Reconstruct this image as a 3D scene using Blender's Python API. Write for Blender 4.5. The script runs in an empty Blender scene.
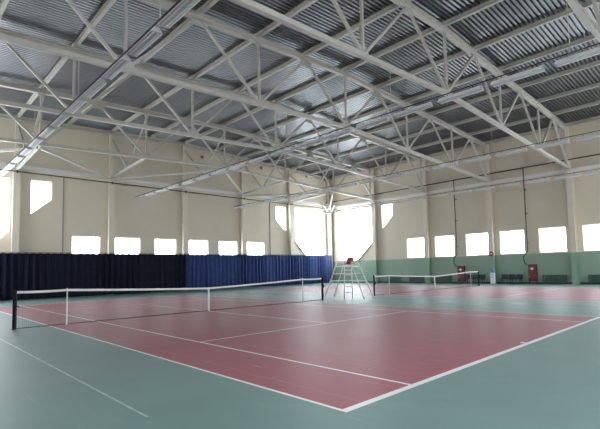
import bpy, bmesh, math, random
from mathutils import Vector, Matrix
from mathutils.geometry import tessellate_polygon

random.seed(7)
SC = bpy.context.scene
COL = SC.collection

# ------------------------------------------------------------------ hall dimensions (metres)
XL, XR = -12.0, 27.05          # inner faces of the side walls
YF, YB = -18.0, 18.6           # inner faces of the front and back walls
RIDGE = 8.8
SLOPE = 0.041
TRUSS_Y = [-11.8, -5.8, 0.2, 6.2, 12.2]
NODES = [-9.2 + 3 * k for k in range(13)]          # -9.2 ... 26.8
zb = lambda x: 9.30 - SLOPE * abs(x - RIDGE)       # bottom chord
zt = lambda x: zb(x) + 3.0                         # top chord
zp = lambda x: zt(x) + 0.13                        # underside of purlins
zd = lambda x: zp(x) + 0.22                        # underside of the decking

ORD = ['first', 'second', 'third', 'fourth', 'fifth', 'sixth', 'seventh', 'eighth', 'ninth', 'tenth', 'eleventh',
       'twelfth', 'thirteenth', 'fourteenth', 'fifteenth', 'sixteenth', 'seventeenth', 'eighteenth', 'nineteenth', 'twentieth']


# ------------------------------------------------------------------ materials
def mat(name, col, rough=0.5, metal=0.0, spec=0.5, noise=0.0, nscale=6.0, bump=0.0, bscale=60.0, rnoise=0.0):
    m = bpy.data.materials.new(name)
    m.use_nodes = True
    nt = m.node_tree
    b = nt.nodes['Principled BSDF']
    b.inputs['Base Color'].default_value = (*col, 1)
    b.inputs['Roughness'].default_value = rough
    b.inputs['Metallic'].default_value = metal
    b.inputs['Specular IOR Level'].default_value = spec
    tc = nt.nodes.new('ShaderNodeTexCoord')
    if noise:
        n = nt.nodes.new('ShaderNodeTexNoise')
        n.inputs['Scale'].default_value = nscale
        n.inputs['Detail'].default_value = 5
        nt.links.new(tc.outputs['Object'], n.inputs['Vector'])
        r = nt.nodes.new('ShaderNodeMapRange')
        r.inputs['From Min'].default_value = 0.3
        r.inputs['From Max'].default_value = 0.7
        r.inputs['To Min'].default_value = 1 - noise
        r.inputs['To Max'].default_value = 1 + noise
        nt.links.new(n.outputs['Fac'], r.inputs['Value'])
        mx = nt.nodes.new('ShaderNodeVectorMath')
        mx.operation = 'SCALE'
        mx.inputs[0].default_value = col
        nt.links.new(r.outputs['Result'], mx.inputs['Scale'])
        nt.links.new(mx.outputs['Vector'], b.inputs['Base Color'])
        if rnoise:
            r2 = nt.nodes.new('ShaderNodeMapRange')
            r2.inputs['From Min'].default_value = 0.3
            r2.inputs['From Max'].default_value = 0.7
            r2.inputs['To Min'].default_value = rough - rnoise
            r2.inputs['To Max'].default_value = rough + rnoise
            nt.links.new(n.outputs['Fac'], r2.inputs['Value'])
            nt.links.new(r2.outputs['Result'], b.inputs['Roughness'])
    if bump:
        n2 = nt.nodes.new('ShaderNodeTexNoise')
        n2.inputs['Scale'].default_value = bscale
        nt.links.new(tc.outputs['Object'], n2.inputs['Vector'])
        bp = nt.nodes.new('ShaderNodeBump')
        bp.inputs['Strength'].default_value = bump
        bp.inputs['Distance'].default_value = 0.01
        nt.links.new(n2.outputs['Fac'], bp.inputs['Height'])
        nt.links.new(bp.outputs['Normal'], b.inputs['Normal'])
    return m


def wall_material():
    """cream paint with a green dado below 2.33 m, and faint vertical panel joints"""
    m = mat('wall_paint', (0.70, 0.635, 0.52), 0.6, spec=0.3)
    nt = m.node_tree
    b = nt.nodes['Principled BSDF']
    tc = nt.nodes.new('ShaderNodeTexCoord')
    sp = nt.nodes.new('ShaderNodeSeparateXYZ')
    nt.links.new(tc.outputs['Object'], sp.inputs[0])
    lt = nt.nodes.new('ShaderNodeMath')
    lt.operation = 'LESS_THAN'
    lt.inputs[1].default_value = 2.33
    nt.links.new(sp.outputs['Z'], lt.inputs[0])
    n = nt.nodes.new('ShaderNodeTexNoise')
    n.inputs['Scale'].default_value = 0.7
    n.inputs['Detail'].default_value = 6
    nt.links.new(tc.outputs['Object'], n.inputs['Vector'])
    r = nt.nodes.new('ShaderNodeMapRange')
    r.inputs['To Min'].default_value = 0.93
    r.inputs['To Max'].default_value = 1.06
    nt.links.new(n.outputs['Fac'], r.inputs['Value'])
    mx = nt.nodes.new('ShaderNodeMix')
    mx.data_type = 'RGBA'
    mx.inputs[6].default_value = (0.70, 0.635, 0.52, 1)
    mx.inputs[7].default_value = (0.33, 0.45, 0.36, 1)
    nt.links.new(lt.outputs[0], mx.inputs[0])
    sc = nt.nodes.new('ShaderNodeVectorMath')
    sc.operation = 'SCALE'
    nt.links.new(mx.outputs[2], sc.inputs[0])
    nt.links.new(r.outputs['Result'], sc.inputs['Scale'])
    nt.links.new(sc.outputs[0], b.inputs['Base Color'])
    return m


def floor_material(name, col, rough):
    """sports flooring: scuffs, faint roll seams running along the court"""
    m = mat(name, col, rough, spec=0.36)
    nt = m.node_tree
    b = nt.nodes['Principled BSDF']
    tc = nt.nodes.new('ShaderNodeTexCoord')
    n = nt.nodes.new('ShaderNodeTexNoise')
    n.inputs['Scale'].default_value = 0.9
    n.inputs['Detail'].default_value = 8
    n.inputs['Roughness'].default_value = 0.6
    nt.links.new(tc.outputs['Object'], n.inputs['Vector'])
    # long scuffs
    mp = nt.nodes.new('ShaderNodeMapping')
    mp.inputs['Scale'].default_value = (9.0, 0.8, 1)
    mp.inputs['Rotation'].default_value = (0, 0, 0.05)
    nt.links.new(tc.outputs['Object'], mp.inputs['Vector'])
    n2 = nt.nodes.new('ShaderNodeTexNoise')
    n2.inputs['Scale'].default_value = 1.6
    n2.inputs['Detail'].default_value = 6
    nt.links.new(mp.outputs['Vector'], n2.inputs['Vector'])
    scuff = nt.nodes.new('ShaderNodeMapRange')
    scuff.inputs['From Min'].default_value = 0.62
    scuff.inputs['From Max'].default_value = 0.78
    scuff.inputs['To Max'].default_value = 0.30 if 'red' in name else 0.12
    nt.links.new(n2.outputs['Fac'], scuff.inputs['Value'])
    # roll seams every 1.5 m
    sp = nt.nodes.new('ShaderNodeSeparateXYZ')
    nt.links.new(tc.outputs['Object'], sp.inputs[0])
    fr = nt.nodes.new('ShaderNodeMath')
    fr.operation = 'MODULO'
    ad = nt.nodes.new('ShaderNodeMath')
    ad.operation = 'ADD'
    ad.inputs[1].default_value = 30.12 + 4.98
    nt.links.new(sp.outputs['X'], ad.inputs[0])
    nt.links.new(ad.outputs[0], fr.inputs[0])
    fr.inputs[1].default_value = 1.5
    lt = nt.nodes.new('ShaderNodeMath')
    lt.operation = 'LESS_THAN'
    lt.inputs[1].default_value = 0.016
    nt.links.new(fr.outputs[0], lt.inputs[0])
    sm = nt.nodes.new('ShaderNodeMath')
    sm.operation = 'MULTIPLY'
    sm.inputs[1].default_value = 0.13 if 'red' in name else 0.0
    nt.links.new(lt.outputs[0], sm.inputs[0])
    sum_ = nt.nodes.new('ShaderNodeMath')
    sum_.operation = 'MAXIMUM'
    nt.links.new(sm.outputs[0], sum_.inputs[0])
    nt.links.new(scuff.outputs['Result'], sum_.inputs[1])
    r = nt.nodes.new('ShaderNodeMapRange')
    r.inputs['From Min'].default_value = 0.3
    r.inputs['From Max'].default_value = 0.7
    r.inputs['To Min'].default_value = 0.90
    r.inputs['To Max'].default_value = 1.10
    nt.links.new(n.outputs['Fac'], r.inputs['Value'])
    sc = nt.nodes.new('ShaderNodeVectorMath')
    sc.operation = 'SCALE'
    sc.inputs[0].default_value = col
    nt.links.new(r.outputs['Result'], sc.inputs['Scale'])
    mx = nt.nodes.new('ShaderNodeMix')
    mx.data_type = 'RGBA'
    nt.links.new(sum_.outputs[0], mx.inputs[0])
    nt.links.new(sc.outputs[0], mx.inputs[6])
    mx.inputs[7].default_value = (0.62, 0.58, 0.58, 1)
    nt.links.new(mx.outputs[2], b.inputs['Base Color'])
    r2 = nt.nodes.new('ShaderNodeMapRange')
    r2.inputs['To Min'].default_value = rough - 0.06
    r2.inputs['To Max'].default_value = rough + 0.08
    nt.links.new(n.outputs['Fac'], r2.inputs['Value'])
    nt.links.new(r2.outputs['Result'], b.inputs['Roughness'])
    return m


def glass_material():
    m = bpy.data.materials.new('window_glass')
    m.use_nodes = True
    nt = m.node_tree
    nt.nodes.clear()
    out = nt.nodes.new('ShaderNodeOutputMaterial')
    tr = nt.nodes.new('ShaderNodeBsdfTransparent')
    tr.inputs['Color'].default_value = (0.96, 0.98, 0.97, 1)
    gl = nt.nodes.new('ShaderNodeBsdfGlossy')
    gl.inputs['Roughness'].default_value = 0.03
    mx = nt.nodes.new('ShaderNodeMixShader')
    mx.inputs[0].default_value = 0.06
    nt.links.new(tr.outputs[0], mx.inputs[1])
    nt.links.new(gl.outputs[0], mx.inputs[2])
    nt.links.new(mx.outputs[0], out.inputs['Surface'])
    return m


M = dict(
    wall=wall_material(),
    steel=mat('painted_steel', (0.54, 0.52, 0.48), 0.45, noise=0.06, nscale=3),
    column=mat('column_paint', (0.73, 0.67, 0.565), 0.5, noise=0.04, nscale=2),
    colgreen=mat('column_green_paint', (0.29, 0.43, 0.32), 0.5, noise=0.04, nscale=2),
    deck=mat('galvanised_decking', (0.26, 0.27, 0.285), 0.33, metal=0.88, noise=0.05, nscale=3, rnoise=0.02),
    green=floor_material('green_court_flooring', (0.15, 0.255, 0.245), 0.46),
    red=floor_material('red_court_flooring', (0.32, 0.076, 0.105), 0.46),
    line=mat('white_line_paint', (0.80, 0.82, 0.84), 0.45, noise=0.05, nscale=4),
    faint=mat('worn_line_paint', (0.36, 0.47, 0.45), 0.45, noise=0.25, nscale=5),
    band=mat('dark_green_line_paint', (0.025, 0.08, 0.075), 0.4, noise=0.1, nscale=4),
    frame=mat('white_window_frame', (0.80, 0.80, 0.79), 0.4),
    glass=glass_material(),
    navy=mat('navy_curtain_cloth', (0.009, 0.010, 0.026), 0.85, spec=0.2, noise=0.2, nscale=3, bump=0.2, bscale=200),
    blue=mat('royal_blue_curtain_cloth', (0.034, 0.060, 0.19), 0.8, spec=0.25, noise=0.2, nscale=3, bump=0.2, bscale=200),
    paleblue=mat('backlit_blue_curtain_cloth', (0.055, 0.075, 0.18), 0.8, spec=0.25, noise=0.15, nscale=3),  # window light through the end panel is put into this paler colour
    post=mat('black_net_post', (0.008, 0.013, 0.012), 0.5, spec=0.12),
    tape=mat('white_net_tape', (0.85, 0.85, 0.85), 0.6),
    cord=mat('dark_net_cord', (0.045, 0.045, 0.055), 0.8),
    white=mat('white_enamel', (0.92, 0.92, 0.92), 0.35),
    fixture=mat('fixture_white_enamel', (0.85, 0.87, 0.88), 0.35),
    trough=mat('fixture_grey_reflector', (0.46, 0.49, 0.54), 0.35),
    tube=mat('unlit_fluorescent_tube', (0.72, 0.74, 0.78), 0.25),
    dark=mat('dark_pipe_paint', (0.045, 0.042, 0.04), 0.5),
    conduit=mat('black_conduit', (0.02, 0.02, 0.022), 0.5),
    redmetal=mat('red_cabinet_enamel', (0.15, 0.016, 0.026), 0.4, noise=0.06),
    redsign=mat('red_sign_enamel', (0.30, 0.03, 0.04), 0.4),
    redplastic=mat('red_seat_plastic', (0.28, 0.018, 0.03), 0.4),
    chrome=mat('brushed_metal', (0.55, 0.55, 0.56), 0.3, metal=0.9),
    bench=mat('dark_blue_bench_vinyl', (0.02, 0.035, 0.06), 0.5),
    radiator=mat('grey_green_radiator', (0.09, 0.15, 0.13), 0.45),
    base=mat('dark_green_skirting', (0.035, 0.09, 0.075), 0.5),
    bottle=mat('blue_water_bottle', (0.10, 0.28, 0.55), 0.2),
    grille=mat('rusty_brown_grille', (0.20, 0.13, 0.09), 0.7, noise=0.3, nscale=12),
    sill=mat('window_sill_paint', (0.75, 0.74, 0.70), 0.5),
)


# ------------------------------------------------------------------ geometry helpers
def link(name, bm, m, parent=None, smooth=False, bevel=0.0):
    me = bpy.data.meshes.new(name)
    bmesh.ops.recalc_face_normals(bm, faces=bm.faces)
    bm.to_mesh(me)
    bm.free()
    for q in (m if isinstance(m, (list, tuple)) else [m]):
        me.materials.append(q)
    if smooth:
        for p in me.polygons:
            p.use_smooth = True
    o = bpy.data.objects.new(name, me)
    COL.objects.link(o)
    if parent:
        o.parent = parent
    if bevel:
        b = o.modifiers.new('Bevel', 'BEVEL')
        b.width = bevel
        b.segments = 2
        b.limit_method = 'ANGLE'
    return o


def thing(name, label, cat, loc=(0, 0, 0), rz=0.0, group=None):
    o = bpy.data.objects.new(name, None)
    o.empty_display_size = 0.2
    COL.objects.link(o)
    o.location = loc
    o.rotation_euler = (0, 0, rz)
    o['label'] = label
    o['category'] = cat
    if group:
        o['group'] = group
    return o


def tag(o, label, cat, group=None):
    o['label'] = label
    o['category'] = cat
    if group:
        o['group'] = group
    return o


def struct(o, label=None, cat=None):
    o['kind'] = 'structure'
    if label:
        o['label'] = label
    if cat:
        o['category'] = cat
    return o


def dup(root, loc, label):
    r = root.copy()
    COL.objects.link(r)
    r.location = loc
    r['label'] = label
    for ch in list(root.children):
        c = ch.copy()
        COL.objects.link(c)
        c.parent = r
        for g in list(ch.children):
            d = g.copy()
            COL.objects.link(d)
            d.parent = c
    return r


def box(bm, x0, x1, y0, y1, z0, z1, mi=0):
    v = [bm.verts.new((x, y, z)) for x in (x0, x1) for y in (y0, y1) for z in (z0, z1)]
    for f in ((0, 1, 3, 2), (4, 6, 7, 5), (0, 4, 5, 1), (2, 3, 7, 6), (0, 2, 6, 4), (1, 5, 7, 3)):
        bm.faces.new([v[i] for i in f]).material_index = mi


def frame_axes(p0, p1, up=(0, 0, 1)):
    d = (p1 - p0).normalized()
    u = Vector(up)
    if abs(d.dot(u)) > 0.98:
        u = Vector((0, 1, 0)) if abs(d.y) < 0.9 else Vector((1, 0, 0))
    s = d.cross(u).normalized()
    return d, s, s.cross(d).normalized()


def prism(bm, p0, p1, prof, up=(0, 0, 1)):
    """sweep a closed profile [(side, up), ...] straight from p0 to p1"""
    p0, p1 = Vector(p0), Vector(p1)
    d, s, u = frame_axes(p0, p1, up)
    a = [bm.verts.new(p0 + s * q[0] + u * q[1]) for q in prof]
    b = [bm.verts.new(p1 + s * q[0] + u * q[1]) for q in prof]
    n = len(prof)
    for i in range(n):
        bm.faces.new((a[i], a[(i + 1) % n], b[(i + 1) % n], b[i]))
    bm.faces.new(a[::-1])
    bm.faces.new(b)


def bar(bm, p0, p1, w, h=None, up=(0, 0, 1)):
    h = w if h is None else h
    prism(bm, p0, p1, [(-w / 2, -h / 2), (w / 2, -h / 2), (w / 2, h / 2), (-w / 2, h / 2)], up)


def ibeam(bm, p0, p1, w, h, tf=0.018, tw=0.014, up=(0, 0, 1)):
    a, b, c = w / 2, h / 2, tw / 2
    prism(bm, p0, p1, [(-a, -b), (a, -b), (a, -b + tf), (c, -b + tf), (c, b - tf), (a, b - tf), (a, b), (-a, b),
                       (-a, b - tf), (-c, b - tf), (-c, -b + tf), (-a, -b + tf)], up)


def tube(bm, pts, r, n=8):
    """round tube along a polyline"""
    pts = [Vector(p) for p in pts]
    rings = []
    for i, p in enumerate(pts):
        if i == 0:
            d = pts[1] - pts[0]
        elif i == len(pts) - 1:
            d = pts[-1] - pts[-2]
        else:
            d = (pts[i + 1] - p).normalized() + (p - pts[i - 1]).normalized()
        d.normalize()
        u = Vector((0, 0, 1)) if abs(d.z) < 0.9 else Vector((1, 0, 0))
        s = d.cross(u).normalized()
        t = s.cross(d).normalized()
        rings.append([bm.verts.new(p + s * (r * math.cos(2 * math.pi * k / n)) + t * (r * math.sin(2 * math.pi * k / n))) for k in range(n)])
    for a, b in zip(rings, rings[1:]):
        for k in range(n):
            bm.faces.new((a[k], a[(k + 1) % n], b[(k + 1) % n], b[k]))
    bm.faces.new(rings[0][::-1])
    bm.faces.new(rings[-1])


def lathe(bm, prof, n=20, at=(0, 0, 0)):
    at = Vector(at)
    rings = []
    for r, z in prof:
        if r < 1e-5:
            rings.append([bm.verts.new(at + Vector((0, 0, z)))])
        else:
            rings.append([bm.verts.new(at + Vector((r * math.cos(2 * math.pi * k / n), r * math.sin(2 * math.pi * k / n), z))) for k in range(n)])
    for a, b in zip(rings, rings[1:]):
        for k in range(n):
            q = [a[k % len(a)], a[(k + 1) % len(a)], b[(k + 1) % len(b)], b[k % len(b)]]
            q2 = []
            for v in q:
                if v not in q2:
                    q2.append(v)
            if len(q2) > 2:
                bm.faces.new(q2)


def poly_slab(bm, outer, holes, to3, t0, t1, mi=0):
    """flat polygon with holes, extruded between depths t0 and t1. to3(u, v, t) -> point"""
    loops = [outer] + holes
    flat = [q for l in loops for q in l]
    tris = tessellate_polygon([[Vector((u, v, 0)) for u, v in l] for l in loops])
    A = [bm.verts.new(to3(u, v, t0)) for u, v in flat]
    B = [bm.verts.new(to3(u, v, t1)) for u, v in flat]
    for t in tris:
        try:
            bm.faces.new([A[i] for i in t]).material_index = mi
            bm.faces.new([B[i] for i in t]).material_index = mi
        except ValueError:
            pass
    k = 0
    for l in loops:
        n = len(l)
        for i in range(n):
            a, b = k + i, k + (i + 1) % n
            bm.faces.new((A[a], A[b], B[b], B[a])).material_index = mi
        k += n


def inset(poly, d):
    """offset a convex polygon inwards by d"""
    n = len(poly)
    area = sum(poly[i][0] * poly[(i + 1) % n][1] - poly[(i + 1) % n][0] * poly[i][1] for i in range(n))
    s = 1 if area > 0 else -1
    L = []
    for i in range(n):
        (x0, y0), (x1, y1) = poly[i], poly[(i + 1) % n]
        l = math.hypot(x1 - x0, y1 - y0)
        nx, ny = -(y1 - y0) / l * s, (x1 - x0) / l * s
        L.append((nx, ny, nx * x0 + ny * y0 + d))
    r = []
    for i in range(n):
        a1, b1, c1 = L[i - 1]
        a2, b2, c2 = L[i]
        D = a1 * b2 - a2 * b1
        r.append(((c1 * b2 - c2 * b1) / D, (a1 * c2 - a2 * c1) / D))
    return r


# ------------------------------------------------------------------ setting: floor
def cuts_floor():
    C2 = 16.7
    xs, ys = {XL - .3, XR + .3}, {YF - .3, YB + .3}
    rects = []                                            # (x0,x1,y0,y1,mat index), later ones win
    def court(cx):
        h, s, L, v = 5.485, 4.115, 11.885, 6.40
        rects.append((cx - h, cx + h, -L, L, 1))
        for a in (-h, h - .05):
            rects.append((cx + a, cx + a + .05, -L, L, 2))
        for a in (-s, s - .05):
            rects.append((cx + a, cx + a + .05, -L, L, 2))
        for a in (-v - .025, v - .025):
            rects.append((cx - s, cx + s, a, a + .05, 2))
        rects.append((cx - .025, cx + .025, -v, v, 2))
        rects.append((cx - h, cx + h, -L, -L + .10, 2))
        rects.append((cx - h, cx + h, L - .10, L, 2))
        rects.append((cx - .05, cx + .05, -L + .1, -L + .2, 2))
        rects.append((cx - .05, cx + .05, L - .2, L - .1, 2))
    court(0.0)
    court(C2)
    rects.append((-7.03, -7.00, -10.4, 11.0, 3))
    rects.append((8.5, 9.05, -18.0, 15.0, 4))
    for r in rects:
        xs.update(r[:2])
        ys.update(r[2:4])
    xs.update([XL - .3 + k * (XR - XL + .6) / 12 for k in range(13)])
    return sorted(xs), sorted(ys), rects


xs, ys, rects = cuts_floor()
bm = bmesh.new()
V = [[bm.verts.new((x, y, 0)) for y in ys] for x in xs]
W = [[bm.verts.new((x, y, -0.2)) for y in (ys[0], ys[-1])] for x in (xs[0], xs[-1])]
for i in range(len(xs) - 1):
    for j in range(len(ys) - 1):
        f = bm.faces.new((V[i][j], V[i + 1][j], V[i + 1][j + 1], V[i][j + 1]))
        cx, cy = (xs[i] + xs[i + 1]) / 2, (ys[j] + ys[j + 1]) / 2
        for r in rects:
            if r[0] < cx < r[1] and r[2] < cy < r[3]:
                f.material_index = r[4]
bm.faces.new((W[0][0], W[0][1], W[1][1], W[1][0]))
FLOOR = struct(link('floor', bm, [M['green'], M['red'], M['line'], M['faint'], M['band']]))

# ------------------------------------------------------------------ setting: walls with openings
zw = lambda x: zd(x) + 0.25                               # wall tops, tucked above the decking
WZ0, WZ1 = 2.40, 4.29
BACK = [[(-8.9, 2.40), (-5.2, 2.40), (-3.5, 4.45), (-3.5, 7.95), (-8.9, 7.95)],
        [(-2.33, 5.59), (-1.07, 6.72), (-1.07, 7.98), (-2.33, 7.98)]]
for a, b in ((.245, 2.126), (3.205, 5.114), (6.296, 8.152), (9.346, 11.187), (12.314, 14.26), (15.40, 17.446)):
    BACK.append([(a, WZ0), (b, WZ0), (b, WZ1), (a, WZ1)])
BACK += [[(19.03, 6.62), (20.36, 5.43), (20.36, 8.03), (19.03, 8.03)],
         [(21.65, 4.35), (23.6, 2.40), (26.0, 2.40), (26.0, 8.1), (21.65, 8.1)]]
RIGHT = [[(17.45, 2.40), (14.65, 2.40), (12.70, 4.1), (12.70, 8.1), (17.45, 8.1)],
         [(11.38, 5.46), (10.07, 6.76), (10.07, 8.0), (11.38, 8.05)]]
for b, a in ((8.515, 6.655), (5.506, 3.636), (2.517, .582), (-.415, -2.296), (-3.402, -5.271), (-6.371, -8.25), (-9.35, -11.2)):
    RIGHT.append([(a, WZ0), (b, WZ0), (b, WZ1), (a, WZ1)])
RIGHT.append([(-17.4, 2.40), (-14.2, 2.40), (-12.7, 4.1), (-12.7, 8.0), (-17.4, 8.0)])
FRONT = [[(x, z) for x, z in w] for w in BACK]
LEFT = [[(y, z) for y, z in w] for w in RIGHT[:3]]  # unseen side: windows added to brighten the left part of the back wall
T = 0.30
win_no = [0]


def portal(to3, poly, inward):
    us = [q[0] for q in poly]
    vs = [q[1] for q in poly]
    L = bpy.data.lights.new('window_daylight', 'AREA')
    L.shape = 'RECTANGLE'
    L.size, L.size_y = max(us) - min(us), max(vs) - min(vs)
    L.cycles.is_portal = True
    o = bpy.data.objects.new('window_daylight', L)
    COL.objects.link(o)
    o.location = to3((max(us) + min(us)) / 2, (max(vs) + min(vs)) / 2, T + 0.02)
    o.rotation_euler = Vector(inward).to_track_quat('-Z', 'Z').to_euler()


def build_wall(name, outer, holes, to3, inward):
    bm = bmesh.new()
    poly_slab(bm, outer, holes, to3, 0.0, T)
    struct(link(name, bm, M['wall']))
    for w in holes:
        win_no[0] += 1
        root = bpy.data.objects.new('window_%d' % win_no[0], None)
        COL.objects.link(root)
        struct(root)
        fb = bmesh.new()
        big = max(q[1] for q in w) > 5 and len(w) > 4
        poly_slab(fb, w, [inset(w, 0.05)], to3, 0.14, 0.22)
        link('frame', fb, M['frame'], root)
        pb = bmesh.new()
        poly_slab(pb, inset(w, 0.045), [], to3, 0.175, 0.185)
        link('pane', pb, M['glass'], root)
        if len(w) == 4 and abs(w[0][1] - w[1][1]) < 1e-6:
            sb = bmesh.new()
            u0, u1 = min(q[0] for q in w), max(q[0] for q in w)
            poly_slab(sb, [(u0 - .06, WZ0 - .05), (u1 + .06, WZ0 - .05), (u1 + .06, WZ0 - .012), (u0 - .06, WZ0 - .012)], [], to3, -0.06, -0.005)
            link('sill', sb, M['sill'], root)
        portal(to3, w, inward)


def gable():
    return [(XL - T, -0.1), (XR + T, -0.1), (XR + T, zw(XR)), (RIDGE, zw(RIDGE)), (XL - T, zw(XL))]


build_wall('wall_back', gable(), BACK, lambda u, v, t: (u, YB + t, v), (0, -1, 0))
build_wall('wall_front', gable(), FRONT, lambda u, v, t: (u, YF - t, v), (0, 1, 0))
build_wall('wall_right', [(YF, -0.1), (YB, -0.1), (YB, zw(XR)), (YF, zw(XR))], RIGHT, lambda u, v, t: (XR + t, u, v), (-1, 0, 0))
build_wall('wall_left', [(YF, -0.1), (YB, -0.1), (YB, zw(XL)), (YF, zw(XL))], LEFT, lambda u, v, t: (XL - t, u, v), (1, 0, 0))

bm = bmesh.new()
box(bm, XR - .03, XR - .002, YF, YB, 0.0, 0.14)
struct(link('baseboard_right', bm, M['base']))
bm = bmesh.new()
box(bm, XL, XR - .04, YB - .03, YB - .002, 0.0, 0.14)
struct(link('baseboard_back', bm, M['base']))

# ------------------------------------------------------------------ setting: trapezoidal steel decking
bm = bmesh.new()
P, D = 0.20, 0.095
prof = []
y = YF - T
while y < YB + T:
    prof += [(y, 0), (y + .095, 0), (y + .12, D), (y + .175, D)]
    y += P
rows = []
for x in (XL - T, RIDGE, XR + T):
    rows.append([bm.verts.new((x, a, zd(x) + b)) for a, b in prof])
for a, b in zip(rows, rows[1:]):
    for i in range(len(prof) - 1):
        bm.faces.new((a[i], b[i], b[i + 1], a[i + 1]))
CEIL = link('ceiling', bm, M['deck'])
struct(CEIL)
s = CEIL.modifiers.new('Sheet', 'SOLIDIFY')
s.thickness = 0.004
s.offset = 1

# ------------------------------------------------------------------ setting: columns, wall beams, panel joints
tn = [0]


def trim(bm, m):
    tn[0] += 1
    return struct(link('trim_%d' % tn[0], bm, m))


for x in (-9.2, -3.2, 2.8, 8.8, 14.8, 20.8, 26.60):
    bm = bmesh.new()
    ibeam(bm, (x, YB - .22, 0), (x, YB - .22, 8.55), .40, .40, .03, .03, up=(0, 1, 0))
    box(bm, x - .17, x + .17, YB - .36, YB - .08, 0, 8.5)
    bar(bm, (x, YB - .14, 8.55), (x, YB - .14, zd(x)), .22, .22, up=(0, 1, 0))
    trim(bm, M['column'])
for y in TRUSS_Y:
    bm = bmesh.new()
    ibeam(bm, (XR - .22, y, 2.33), (XR - .22, y, zb(26.8) - .12), .40, .40, .03, .03, up=(1, 0, 0))
    box(bm, XR - .36, XR - .08, y - .13, y + .13, 2.33, zb(26.8) - .14)
    bar(bm, (XR - .13, y, zb(26.8) - .12), (XR - .13, y, zd(XR)), .2, .2, up=(1, 0, 0))
    trim(bm, M['column'])
    bm = bmesh.new()
    ibeam(bm, (XR - .22, y, 0), (XR - .22, y, 2.33), .40, .40, .03, .03, up=(1, 0, 0))
    box(bm, XR - .36, XR - .08, y - .13, y + .13, 0, 2.33)
    trim(bm, M['colgreen'])
# beams along the walls at bearing height and under the roof edge
bm = bmesh.new()
box(bm, XL, XR - .1, YB - .20, YB - .003, 8.62, 8.86)
trim(bm, M['frame'])
bm = bmesh.new()
box(bm, XR - .20, XR - .003, YF, YB - .22, 8.30, 8.52)
trim(bm, M['frame'])
bm = bmesh.new()
ibeam(bm, (XL, YB - .30, zp(XL) - .02), (RIDGE, YB - .30, zp(RIDGE) - .02), .2, .26)
ibeam(bm, (RIDGE, YB - .30, zp(RIDGE) - .02), (XR, YB - .30, zp(XR) - .02), .2, .26)
trim(bm, M['steel'])
# panel joint strips
for x in (-.36, 18.2):
    bm = bmesh.new()
    box(bm, x - .035, x + .035, YB - .05, YB - .003, 2.9, 8.4)
    trim(bm, mat('joint_strip_paint', (0.30, 0.29, 0.26), 0.5))
# edge members that carry on the slanted window line
bm = bmesh.new()
bar(bm, (XR - .06, 12.5, 4.25), (XR - .06, 14.75, 2.28), .10, .08)
trim(bm, M['steel'])
bm = bmesh.new()
bar(bm, (21.5, YB - .06, 4.50), (23.75, YB - .06, 2.25), .10, .08)
trim(bm, M['steel'])

# ------------------------------------------------------------------ roof trusses
def build_truss(name, label):
    t = thing(name, label, 'roof truss', (0, 0, 0), 0, 'steel roof trusses')
    x0, x1 = -11.75, 26.78
    bm = bmesh.new()
    ibeam(bm, (x0, 0, zt(x0)), (RIDGE, 0, zt(RIDGE)), .24, .26)
    ibeam(bm, (RIDGE, 0, zt(RIDGE)), (26.45, 0, zt(26.45)), .24, .26)
    link('top_chord', bm, M['steel'], t)
    bm = bmesh.new()
    bar(bm, (x0, 0, zb(x0)), (RIDGE, 0, zb(RIDGE)), .17, .17)
    bar(bm, (RIDGE, 0, zb(RIDGE)), (x1, 0, zb(x1)), .17, .17)
    link('bottom_chord', bm, M['steel'], t)
    for k, x in enumerate(NODES):
        bottom = (k % 2 == 0)                 # diagonals meet the bottom chord at every second node
        if bottom:
            xv = x if k < 12 else 26.3
            bm = bmesh.new()
            bar(bm, (xv, 0, zb(x) + .08), (xv, 0, zt(x) - .12), .10, .10, up=(0, 1, 0))
            link('web_post', bm, M['steel'], t)
            for dx in (-3, 3):
                xx = x + dx
                if xx < -11.7 or xx > 26.6:
                    continue
                w = .15 if k == 12 else .105
                bm = bmesh.new()
                bar(bm, (x + .02 * dx, 0, zb(x) + .07), (xx - .03 * dx, 0, zt(xx) - .12), w, w, up=(0, 1, 0))
                link('web_diagonal', bm, M['steel'], t)
            bm = bmesh.new()
            poly_slab(bm, [(x - .42, zb(x)), (x + .42, zb(x)), (x + .2, zb(x) + .34), (x - .2, zb(x) + .34)] if k < 12 else
                      [(x - .4, zb(x) - .06), (x, zb(x) - .06), (x, zb(x) + .34), (x - .25, zb(x) + .34)], [], lambda u, v, q: (u, q, v), -.012, .012)
            link('gusset_plate', bm, M['steel'], t)
            bm = bmesh.new()
            poly_slab(bm, [(xv - .22, zt(x) - .13), (xv - .06, zt(x) - .34), (xv + .06, zt(x) - .34), (xv + .22, zt(x) - .13)], [], lambda u, v, q: (u, q, v), -.014, .014)
            link('gusset_plate', bm, M['steel'], t)
        else:
            bm = bmesh.new()
            poly_slab(bm, [(x - .45, zt(x) - .12), (x - .25, zt(x) - .38), (x + .25, zt(x) - .38), (x + .45, zt(x) - .12)], [], lambda u, v, q: (u, q, v), -.012, .012)
            link('gusset_plate', bm, M['steel'], t)
    return t


tlabels = ['painted steel roof truss at the upper right edge, farthest from the curtain wall',
           'painted steel roof truss above the near half of the red court',
           'painted steel roof truss above the tennis net, third from the back wall',
           'painted steel roof truss above the far half of the red court',
           'painted steel roof truss closest to the wall with the blue curtain']
t0 = build_truss('roof_truss', tlabels[0])
t0.location = (0, TRUSS_Y[0], 0)
for y, l in zip(TRUSS_Y[1:], tlabels[1:]):
    dup(t0, (0, y, 0), l)

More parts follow.
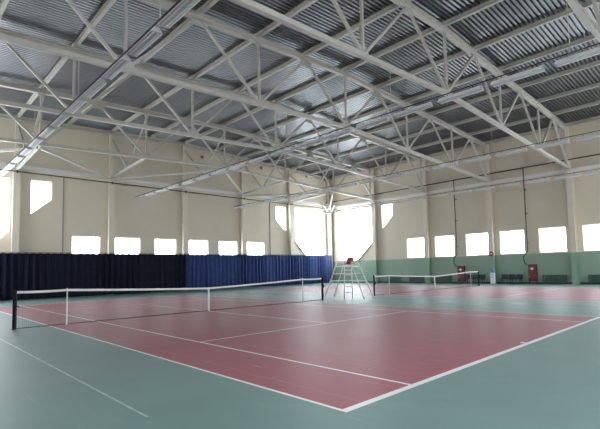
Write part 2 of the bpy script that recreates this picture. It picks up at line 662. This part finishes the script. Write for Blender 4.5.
# ------------------------------------------------------------------ purlins
for k, x in enumerate(NODES):
    z = zp(x)
    bm = bmesh.new()
    ibeam(bm, (x, YF + .05, z + .11), (x, YB - .42, z + .11), .15, .22, .014, .01)
    n = 13 - k
    tag(link('roof_purlin', bm, M['steel']),
        'light grey steel purlin under the roof sheets, %s from the right-hand wall' % ORD[n - 1], 'purlin', 'roof purlins')

# ------------------------------------------------------------------ end bay bracing beside the curtain wall
for i, x in enumerate((-3.2, 2.8, 8.8, 14.8, 20.8)):
    t = thing('bracing_frame', 'white steel bracing frame between last truss and back wall, %s from the right corner' % ORD[4 - i], 'bracing', (x, 0, 0), 0, 'end bay bracing frames')
    z = zb(x)
    bm = bmesh.new()
    bar(bm, (0, 12.3, z - .02), (0, YB - .3, z - .30), .14, .14)
    link('strut', bm, M['steel'], t)
    bm = bmesh.new()
    bar(bm, (.12, 12.3, zt(x) - .2), (.05, 15.3, z - .08), .09, .09)
    link('brace', bm, M['steel'], t)
    bm = bmesh.new()
    bar(bm, (.05, 15.5, z - .08), (.05, YB - .3, zt(x) - .4), .09, .09)
    link('brace', bm, M['steel'], t)
pts = [(-9.2, YB - .35), (-3.2, 12.35), (2.8, YB - .35), (8.8, 12.35), (14.8, YB - .35), (20.8, 12.35), (26.5, YB - .4)]
for i, (a, b) in enumerate(zip(pts, pts[1:])):
    bm = bmesh.new()
    da = Vector((b[0] - a[0], b[1] - a[1], 0)).normalized() * .12
    za = zb(a[0]) - .165 - (.29 if a[1] > 15 else 0)
    zc = zb(b[0]) - .165 - (.29 if b[1] > 15 else 0)
    bar(bm, (a[0] + da.x, a[1] + da.y, za), (b[0] - da.x, b[1] - da.y, zc), .13, .13)
    tag(link('diagonal_brace', bm, M['steel']), 'flat white steel diagonal brace beside the back wall, %s from the right corner' % ORD[5 - i], 'brace', 'horizontal diagonal braces')
# corner knee braces at the far corner column
t = thing('corner_bracket', 'pale steel V-shaped bracket at the top of the far corner column', 'bracket', (26.4, YB - .5, 0))
bm = bmesh.new()
bar(bm, (-.75, .05, 8.62), (-.05, .05, 7.75), .16, .16)
link('strut', bm, M['steel'], t)
bm = bmesh.new()
bar(bm, (.05, -.75, 8.62), (.12, -.02, 7.75), .16, .16)
link('strut', bm, M['steel'], t)
bm = bmesh.new()
box(bm, -.85, .1, -.03, .15, 8.50, 8.62)
link('cap_plate', bm, M['steel'], t)

# ------------------------------------------------------------------ light rows
def build_fixture():
    t = thing('ceiling_light', '', 'light fixture', group='fluorescent fixtures')
    L = 1.48
    bm = bmesh.new()      # inverted trough, running along y, mouth down
    prism(bm, (0, -L / 2, 0), (0, L / 2, 0), [(-.05, .11), (-.13, 0), (-.145, -.02), (-.125, -.02), (-.04, .085), (.04, .085), (.125, -.02), (.145, -.02), (.13, 0), (.05, .11)])
    link('housing', bm, M['fixture'], t)
    bm = bmesh.new()
    prism(bm, (0, -L / 2 + .02, 0), (0, L / 2 - .02, 0), [(-.112, -.004), (-.04, .082), (.04, .082), (.112, -.004), (.08, -.018), (-.08, -.018)])
    link('diffuser', bm, M['trough'], t)
    for s_ in (-.055, .055):
        bm = bmesh.new()
        tube(bm, [(s_, -L / 2 + .04, -.017), (s_, L / 2 - .04, -.017)], .014, 8)
        link('diffuser_rib', bm, M['tube'], t)
    for e in (-1, 1):
        bm = bmesh.new()
        prism(bm, (0, e * L / 2, 0), (0, e * (L / 2 + .02), 0), [(-.045, .10), (-.13, -.012), (.13, -.012), (.045, .10)])
        link('end_cap', bm, M['trough'], t)
    for q in (-.45, .45):
        bm = bmesh.new()
        bar(bm, (0, q, .105), (0, q, .198), .02, .02)
        link('suspension_rod', bm, M['conduit'], t)
    return t


ROWS = [(-4.72, 'first light row from the left', 'left-hand'), (4.42, 'second light row from the left', 'second'),
        (13.45, 'third light row from the left', 'third'), (22.75, 'light row along the right wall', 'right-hand')]
ZL = 7.18
proto = None
for ri, (x, rl, _) in enumerate(ROWS):
    n = 0
    for k in range(18):
        y = 16.95 - k * 1.82
        if y < -13.5:
            break
        l = 'white fluorescent batten, %s from the back wall in the %s' % (ORD[k], rl)
        if proto is None:
            proto = build_fixture()
            proto['label'] = l
            proto.location = (x, y, ZL)
        else:
            dup(proto, (x, y, ZL), l)
    t = thing('lighting_track', 'thin black suspended lighting track carrying the %s' % rl, 'lighting track', (x, 0, 0), 0, 'lighting tracks')
    bm = bmesh.new()
    bar(bm, (0, -14.5, ZL + .215), (0, 17.9, ZL + .215), .03, .03)
    link('rail', bm, M['conduit'], t)
    for y in TRUSS_Y:
        bm = bmesh.new()
        tube(bm, [(0, y, ZL + .225), (0, y, zb(x) - .08)], .012, 6)
        link('hanger_rod', bm, M['steel'], t)

# ------------------------------------------------------------------ pipes on the walls
t = thing('fire_water_pipe', 'dark pipe running high along the right wall with two drops', 'pipe', (XR - .30, 0, 0))
bm = bmesh.new()
tube(bm, [(0, YF + .1, 9.22), (0, YB - .5, 9.05)], .045, 8)
link('main_pipe', bm, M['dark'], t)
for y in (3.25, -2.62):
    bm = bmesh.new()
    tube(bm, [(0, y, 9.2), (0, y, 8.4), (0, y, 7.6), (.0, y, 2.75), (.0, y + .02, 2.55), (.0, y + .30, 2.2), (.0, y + .34, 1.95), (.0, y + .25, 1.62), (.0, y + .1, 1.5)], .042, 8)
    link('drop_pipe', bm, M['dark'], t, smooth=True)
    bm = bmesh.new()
    for z in (3.2, 5.5, 7.4):
        box(bm, -.06, .295, y - .07, y + .07, z, z + .04)
    link('pipe_bracket', bm, M['dark'], t)
t = thing('cable_pipe', 'dark horizontal pipe running across the cream back wall above the windows', 'pipe', (0, YB - .50, 0))
bm = bmesh.new()
tube(bm, [(XL + .1, 0, 8.36), (XR - 1.4, 0, 8.24)], .04, 8)
link('main_pipe', bm, M['dark'], t)
for x in (-9.2, -3.2, 2.8, 8.8, 14.8, 20.8):
    bm = bmesh.new()
    box(bm, x - .03, x + .03, -.05, .09, 8.22, 8.40)
    link('pipe_bracket', bm, M['dark'], t)

# rusty vents high on the back wall
for x, q in ((4.6, 'fourth'), (10.63, 'third'), (17.21, 'second'), (23.38, 'first')):
    bm = bmesh.new()
    box(bm, x - .13, x + .13, YB - .05, YB - .004, 11.55, 11.80)
    for i in range(4):
        box(bm, x - .10, x + .10, YB - .07, YB - .05, 11.57 + i * .055, 11.59 + i * .055)
    tag(link('wall_vent', bm, M['grille']), 'small brown vent high on the back wall, %s from the right corner' % q, 'vent', 'small wall vents')

# ------------------------------------------------------------------ curtains
def cloth(x0, x1, z0, z1, y, pitch, amp, seed):
    rnd = random.Random(seed)
    bm = bmesh.new()
    n = int((x1 - x0) / 0.035)
    ph = []
    a = 0
    for i in range(n + 1):
        a += 2 * math.pi * 0.035 / (pitch * (0.75 + 0.5 * rnd.random()))
        ph.append(a)
    cols = []
    mod = [rnd.random() * 6.28 for _ in range(4)]
    for i in range(n + 1):
        x = x0 + (x1 - x0) * i / n
        A = amp * (0.7 + 0.3 * math.sin(x * 1.1 + mod[0]) + 0.25 * math.sin(x * 3.1 + mod[1]))
        col = []
        for j in range(7):
            f = j / 6.0
            z = z1 + (z0 - z1) * f
            if j == 0:
                z -= 0.025 * (0.5 + 0.5 * math.cos(ph[i]))
            k = 0.55 + 0.45 * f
            dx = 0.05 * f * math.sin(x * 2.3 + mod[2])
            yy = y + A * k * math.sin(ph[i] + 0.5 * f * math.sin(x * .9 + mod[3])) + 0.35 * A * math.sin(2.3 * ph[i] + 1)
            col.append(bm.verts.new((x + dx, yy, z)))
        cols.append(col)
    for a_, b_ in zip(cols, cols[1:]):
        for j in range(6):
            bm.faces.new((a_[j], b_[j], b_[j + 1], a_[j + 1]))
    return bm


YC = 17.82
for (a, b, m, l, sd) in ((XL + .15, 8.60, 'navy', 'long dark navy pleated divider curtain hanging left of the colour change', 1),
                         (8.66, 25.05, 'blue', 'royal blue pleated divider curtain between the navy curtain and the corner', 2),
                         (25.10, 26.40, 'paleblue', 'narrow blue curtain panel at the far corner, coloured paler as if backlit', 3)):
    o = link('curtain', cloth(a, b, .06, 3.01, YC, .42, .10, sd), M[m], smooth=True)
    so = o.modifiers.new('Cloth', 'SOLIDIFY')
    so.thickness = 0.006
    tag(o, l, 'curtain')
t = thing('curtain_rail', 'thin rail carrying the blue curtains along the back wall', 'curtain rail', (0, YC, 3.045))
bm = bmesh.new()
tube(bm, [(XL + .05, 0, 0), (26.45, 0, 0)], .018, 8)
link('rail', bm, M['dark'], t)
for x in (-9.2, -3.2, 2.8, 8.8, 14.8, 20.8, 26.4):
    bm = bmesh.new()
    bar(bm, (x, 0, .012), (x, YB - .43 - YC, .012), .03, .02)
    link('bracket', bm, M['dark'], t)

# ------------------------------------------------------------------ tennis nets
def build_net(name, label, xa, xb, y, sticks, post_lean=0.0):
    """net from post xa to post xb in the plane y; heights sag from 1.07 at the sticks to 0.914 in the middle"""
    c, h = (xa + xb) / 2, (xb - xa) / 2
    t = thing(name, label, 'tennis net', (c, y, 0))
    Hs = 1.10
    def top(x):
        ax = abs(x)
        s_ = h - 1.37
        if ax < s_:
            f = ax / s_
            return 0.914 + (Hs - 0.914) * (0.72 * f + 0.28 * f * f)
        return Hs - 0.015 * math.sin(math.pi * (ax - s_) / (h - s_))
    for s_ in (-1, 1):
        bm = bmesh.new()
        lathe(bm, [(0, 0), (.046, 0), (.046, 1.10), (.036, 1.13), (0, 1.13)], 16, (s_ * h, 0, 0))
        p = link('post', bm, M['post'], t, smooth=False)
        bm = bmesh.new()
        lathe(bm, [(0, 0), (.075, 0), (.075, .012), (.05, .02), (0, .02)], 16, (s_ * h, 0, 0))
        link('base_collar', bm, M['post'], p)
        bm = bmesh.new()
        box(bm, s_ * h - .03, s_ * h + .03, -.10, -.05, .62, .78)
        tube(bm, [(s_ * h, -.11, .70), (s_ * h, -.16, .70), (s_ * h + .10, -.16, .64)], .012, 6)
        link('winder', bm, M['post'], p)
    e = h - .06
    N = 60
    X = [-e + 2 * e * i / N for i in range(N + 1)]
    bm = bmesh.new()                                     # head tape, folded over the cable
    prev = None
    for x in X:
        z = top(x)
        r = [bm.verts.new((x, q, z + w)) for q, w in ((-.010, -.065), (-.012, -.005), (0, .006), (.012, -.005), (.010, -.065))]
        if prev:
            for k in range(5):
                bm.faces.new((prev[k], prev[(k + 1) % 5], r[(k + 1) % 5], r[k]))
        else:
            bm.faces.new(r)
        prev = r
    bm.faces.new(prev[::-1])
    link('head_tape', bm, M['tape'], t)
    bm = bmesh.new()                                     # the netting
    cw = .0012
    nx = int(2 * e / .05)
    for i in range(nx + 1):
        x = -e + 2 * e * i / nx
        z1 = top(x) - .05
        prism(bm, (x, 0, .03), (x, 0, z1), [(-cw, -cw), (cw, -cw), (0, cw)])
    for j in range(19):
        f = (j + .5) / 19
        for a, b in zip(X[::2], X[2::2]):
            prism(bm, (a, 0, .03 + f * (top(a) - .09)), (b, 0, .03 + f * (top(b) - .09)), [(-cw, -cw), (cw, -cw), (0, cw)])
    link('netting', bm, M['cord'], t)
    bm = bmesh.new()
    tube(bm, [(x, 0, .025) for x in X[::4]], .012, 6)
    link('bottom_cord', bm, M['cord'], t)
    bm = bmesh.new()
    box(bm, -.032, .032, -.018, .018, 0.0, top(0) + .008)
    link('centre_strap', bm, M['tape'], t)['label'] = 'white vertical centre strap'
    for s_ in (-1, 1):
        bm = bmesh.new()
        box(bm, s_ * e - .012, s_ * e + .004, -.008, .008, .03, top(e) - .01)
        link('end_tape', bm, M['cord'], t)
    for s_, lab in zip((-1, 1), sticks):
        xs_ = s_ * (h - 1.37)
        k = thing('singles_stick', lab, 'net stick', (c + xs_, y - .034, 0), 0)
        bm = bmesh.new()
        lathe(bm, [(0, 0), (.020, 0), (.020, Hs + .015), (0, Hs + .015)], 12)
        link('rod', bm, M['white'], k)
        bm = bmesh.new()
        box(bm, -.02, .02, .0, .05, Hs + .012, Hs + .024)
        link('hook', bm, M['white'], k)
    return t


build_net('tennis_net', 'tennis net with white tape stretched across the near red court', -6.40, 6.40, 0.0,
          ('white stick propping the near net beside its left black post', 'white stick propping the near net beside its right black post'))
build_net('tennis_net', 'tennis net with white tape on the far court near the right wall', 10.30, 23.25, -.2,
          ('white stick propping the far net close to the umpire chair', 'white stick propping the far net close to the red fire cabinet'))

# ------------------------------------------------------------------ umpire chair
t = thing('umpire_chair', 'tall white tubular umpire chair with red seat between the two nets', 'umpire chair', (8.45, .10, 0))
R = .038
ZT = 1.66
top_y, top_x, bot_y, bot_x = .58, .30, 1.38, .38
for sx in (-1, 1):
    for sy in (-1, 1):
        bm = bmesh.new()
        k = 1.07
        tube(bm, [(sx * bot_x, sy * bot_y, 0), (sx * top_x, sy * top_y, ZT), (sx * (top_x - .02), sy * (top_y - .06), ZT + .20)], R, 8)
        link('leg', bm, M['white'], t, smooth=True)
        bm = bmesh.new()
        lathe(bm, [(0, 0), (.04, 0), (.04, .02), (.026, .03), (0, .03)], 12, (sx * bot_x, sy * bot_y, 0))
        link('foot', bm, M['white'], t)


def leg_at(sx, sy, z):
    f = z / ZT
    return (sx * (bot_x + (top_x - bot_x) * f), sy * (bot_y + (top_y - bot_y) * f), z)


for z in (.88, 1.26):
    bm = bmesh.new()
    c = [leg_at(-1, -1, z), leg_at(1, -1, z), leg_at(1, 1, z), leg_at(-1, 1, z)]
    for i in range(4):
        tube(bm, [c[i], c[(i + 1) % 4]], .030, 8)
    link('cross_bar', bm, M['white'], t, smooth=True)
bm = bmesh.new()
box(bm, -.32, .32, -.60, .60, ZT - .04, ZT + .02)
link('platform', bm, M['white'], t, bevel=.006)
for sy in (-.72, -.16):
    bm = bmesh.new()
    tube(bm, [(-.50, sy, 0), (-.325, sy * .85 + .06, ZT - .02)], .026, 8)
    link('ladder_rail', bm, M['white'], t, smooth=True)
for z in (.30, .60, .90, 1.20, 1.45):
    bm = bmesh.new()
    q = z / (ZT - .02)
    x = -.50 + .175 * q
    tube(bm, [(x, -.72 + .168 * q, z), (x, -.16 + .084 * q, z)], .016, 8)
    link('rung', bm, M['white'], t, smooth=True)
for sy in (-1, 1):
    bm = bmesh.new()
    tube(bm, [(-.28, sy * .52, ZT + .20), (.28, sy * .52, ZT + .20)], .018, 8)
    link('armrest', bm, M['white'], t, smooth=True)
bm = bmesh.new()
for dx in (-.13, .13):
    bar(bm, (dx + .05, 0, ZT + .02), (dx + .05, 0, ZT + .09), .03, .32)
link('seat_support', bm, M['white'], t)
bm = bmesh.new()
box(bm, -.17, .24, -.21, .21, ZT + .09, ZT + .125)
link('seat', bm, M['redplastic'], t, bevel=.012)['label'] = 'red plastic seat'
bm = bmesh.new()
n = 8
cols = []
for i in range(n + 1):
    a = -1 + 2 * i / n
    cols.append([bm.verts.new((.20 + .06 * f + .02 - .05 * a * a, .215 * a, ZT + .11 + .36 * f)) for f in (0, .33, .66, 1)])
for a, b in zip(cols, cols[1:]):
    for j in range(3):
        bm.faces.new((a[j], b[j], b[j + 1], a[j + 1]))
o = link('backrest', bm, M['redplastic'], t, smooth=True)
so = o.modifiers.new('Shell', 'SOLIDIFY')
so.thickness = .025
o['label'] = 'red plastic backrest'

# ------------------------------------------------------------------ things along the right wall
def fire_cabinet(y, label):
    t = thing('fire_cabinet', label, 'fire cabinet', (XR - .005, y, 0), 0, 'red fire cabinets')
    bm = bmesh.new()
    box(bm, -.24, 0, -.31, .31, .24, 1.52)
    link('body', bm, M['redmetal'], t, bevel=.01)
    for q in (-.27, .27):
        for x in (-.21, -.03):
            bm = bmesh.new()
            box(bm, x - .02, x + .02, q - .02, q + .02, 0, .24)
            link('leg', bm, M['redmetal'], t)
    for z0, z1 in ((.28, .86), (.90, 1.48)):
        bm = bmesh.new()
        box(bm, -.256, -.242, -.28, .28, z0, z1)
        d = link('door', bm, M['redmetal'], t, bevel=.004)
        bm = bmesh.new()
        box(bm, -.285, -.258, .20, .23, (z0 + z1) / 2 - .06, (z0 + z1) / 2 + .06)
        link('handle', bm, M['chrome'], d)
        if z1 > 1:
            bm = bmesh.new()
            poly_slab(bm, [(.10 * math.cos(a * math.pi / 8), (z0 + z1) / 2 + .1 * math.sin(a * math.pi / 8)) for a in range(16)], [], lambda u, v, q: (q, u, v), -.262, -.258)
            link('emblem', bm, M['white'], d)['label'] = 'pale round emblem on the red door'
    return t


fire_cabinet(3.02, 'red metal fire cabinet on the right wall seen behind the far net')
fire_cabinet(-2.85, 'red metal fire cabinet between the dark bench and the radiator')

t = thing('round_sign', 'round red sign mounted on the wall column above the water cooler', 'sign', (XR - .428, .2, 2.46))
bm = bmesh.new()
poly_slab(bm, [(.21 * math.cos(a * math.pi / 12), .21 * math.sin(a * math.pi / 12)) for a in range(24)], [], lambda u, v, q: (q, u, v), -.03, 0)
link('disc', bm, M['redsign'], t)
bm = bmesh.new()
box(bm, -.034, -.030, -.12, .12, -.03, .03)
link('bar_mark', bm, M['white'], t)

t = thing('water_cooler', 'white water cooler with blue bottle in front of the wall column', 'water cooler', (XR - .75, .02, 0))
bm = bmesh.new()
box(bm, -.15, .15, -.15, .15, .02, .92)
link('body', bm, M['white'], t, bevel=.02)
bm = bmesh.new()
box(bm, -.14, .14, -.14, .14, 0, .02)
link('base', bm, M['dark'], t)
bm = bmesh.new()
lathe(bm, [(0, .90), (.05, .90), (.06, .96), (.135, 1.02), (.135, 1.12), (.128, 1.14), (.135, 1.16), (.135, 1.27), (.11, 1.32), (0, 1.33)], 20)
link('bottle', bm, M['bottle'], t, smooth=True)['label'] = 'upturned blue water bottle'
for q, m in ((-.05, 'bottle'), (.05, 'redplastic')):
    bm = bmesh.new()
    box(bm, -.20, -.148, q - .018, q + .018, .74, .78)
    link('tap', bm, M[m], t)
bm = bmesh.new()
box(bm, -.20, -.148, -.09, .09, .56, .585)
link('drip_tray', bm, M['dark'], t)


def bench(y0, y1, label, cells):
    t = thing('spectator_bench', label, 'bench', (XR - .45, (y0 + y1) / 2, 0), 0, 'wall benches')
    h = abs(y1 - y0) / 2
    w = 2 * h / cells
    for i in range(cells):
        c = -h + w * (i + .5)
        bm = bmesh.new()
        box(bm, -.22, .20, c - w / 2 + .02, c + w / 2 - .02, .40, .46)
        link('seat', bm, M['bench'], t, bevel=.015)
        bm = bmesh.new()
        prism(bm, (.22, c - w / 2 + .02, .60), (.22, c + w / 2 - .02, .60), [(-.03, -.16), (.03, -.16), (.03, .16), (-.03, .16)])
        link('backrest', bm, M['bench'], t, bevel=.012)
    for s_ in (-1, 0, 1):
        bm = bmesh.new()
        c = s_ * (h - .12)
        bar(bm, (-.16, c, 0), (-.16, c, .40), .05, .05)
        bar(bm, (.22, c, 0), (.22, c, .46), .05, .05)
        bar(bm, (-.16, c, .38), (.22, c, .38), .05, .04)
        link('leg_frame', bm, M['dark'], t)


bench(.85, 2.55, 'dark blue bench against the wall left of the water cooler', 3)
bench(-2.15, -.45, 'dark blue bench against the wall right of the water cooler', 3)


def radiator(y0, y1, label):
    t = thing('radiator', label, 'radiator', (XR - .12, (y0 + y1) / 2, 0), 0, 'wall radiators')
    h = abs(y1 - y0) / 2
    bm = bmesh.new()
    n = int(2 * h / .10)
    for i in range(n + 1):
        c = -h + 2 * h * i / n
        prism(bm, (0, c, .18), (0, c, .70), [(-.03, -.06), (.03, -.06), (.035, 0), (.03, .06), (-.03, .06), (-.035, 0)], up=(1, 0, 0))
    link('fins', bm, M['radiator'], t)
    bm = bmesh.new()
    for z in (.22, .66):
        tube(bm, [(0, -h - .06, z), (0, h + .06, z)], .025, 8)
    link('header_pipe', bm, M['radiator'], t)
    bm = bmesh.new()
    for c in (-h + .2, h - .2):
        box(bm, .02, .115, c - .02, c + .02, .30, .34)
        box(bm, -.03, .03, c - .02, c + .02, 0, .18)
    link('wall_bracket', bm, M['radiator'], t)


radiator(-5.15, -3.55, 'grey green finned radiator right of the second red fire cabinet')
radiator(-8.2, -6.6, 'grey green finned radiator right of the last visible wall column')
radiator(4.0, 5.5, 'grey green finned radiator left of the first red fire cabinet')
radiator(6.75, 8.3, 'grey green finned radiator left of the wall column behind the far net')
radiator(9.3, 10.8, 'grey green finned radiator closest to the far corner window')

# ------------------------------------------------------------------ daylight
w = bpy.data.worlds.new('overcast_sky')
SC.world = w
w.use_nodes = True
nt = w.node_tree
bg = nt.nodes['Background']
bg.inputs['Color'].default_value = (0.90, 0.93, 1.0, 1)
bg.inputs['Strength'].default_value = 12.8

# ------------------------------------------------------------------ camera
cam = bpy.data.cameras.new('camera')
co = bpy.data.objects.new('camera', cam)
COL.objects.link(co)
yaw, pitch, roll, F, CX, CY = .771, .069, -.023, 434.274, 309.229, 239.174
f = Vector((math.cos(pitch) * math.sin(yaw), math.cos(pitch) * math.cos(yaw), math.sin(pitch)))
r = Vector((math.cos(yaw), -math.sin(yaw), 0))
u = r.cross(f)
c_, s_ = math.cos(roll), math.sin(roll)
r2, u2 = c_ * r + s_ * u, -s_ * r + c_ * u
m = Matrix((r2, u2, -f)).transposed().to_4x4()
m.translation = (-9.073, -15.069, 1.544)
co.matrix_world = m
cam.sensor_fit = 'HORIZONTAL'
cam.sensor_width = 36
cam.lens = F * 36 / 600
cam.shift_x = -(CX - 300) / 600
cam.shift_y = (CY - 214.5) / 600
cam.clip_end = 300
SC.camera = co

SC.view_settings.view_transform = 'Standard'
SC.view_settings.look = 'None'
SC.view_settings.gamma = 1
SC.view_settings.use_curve_mapping = False
SC.view_settings.exposure = 0.0
SC.cycles.use_denoising = True
SC.cycles.max_bounces = 10
SC.cycles.diffuse_bounces = 6
SC.cycles.sample_clamp_indirect = 8
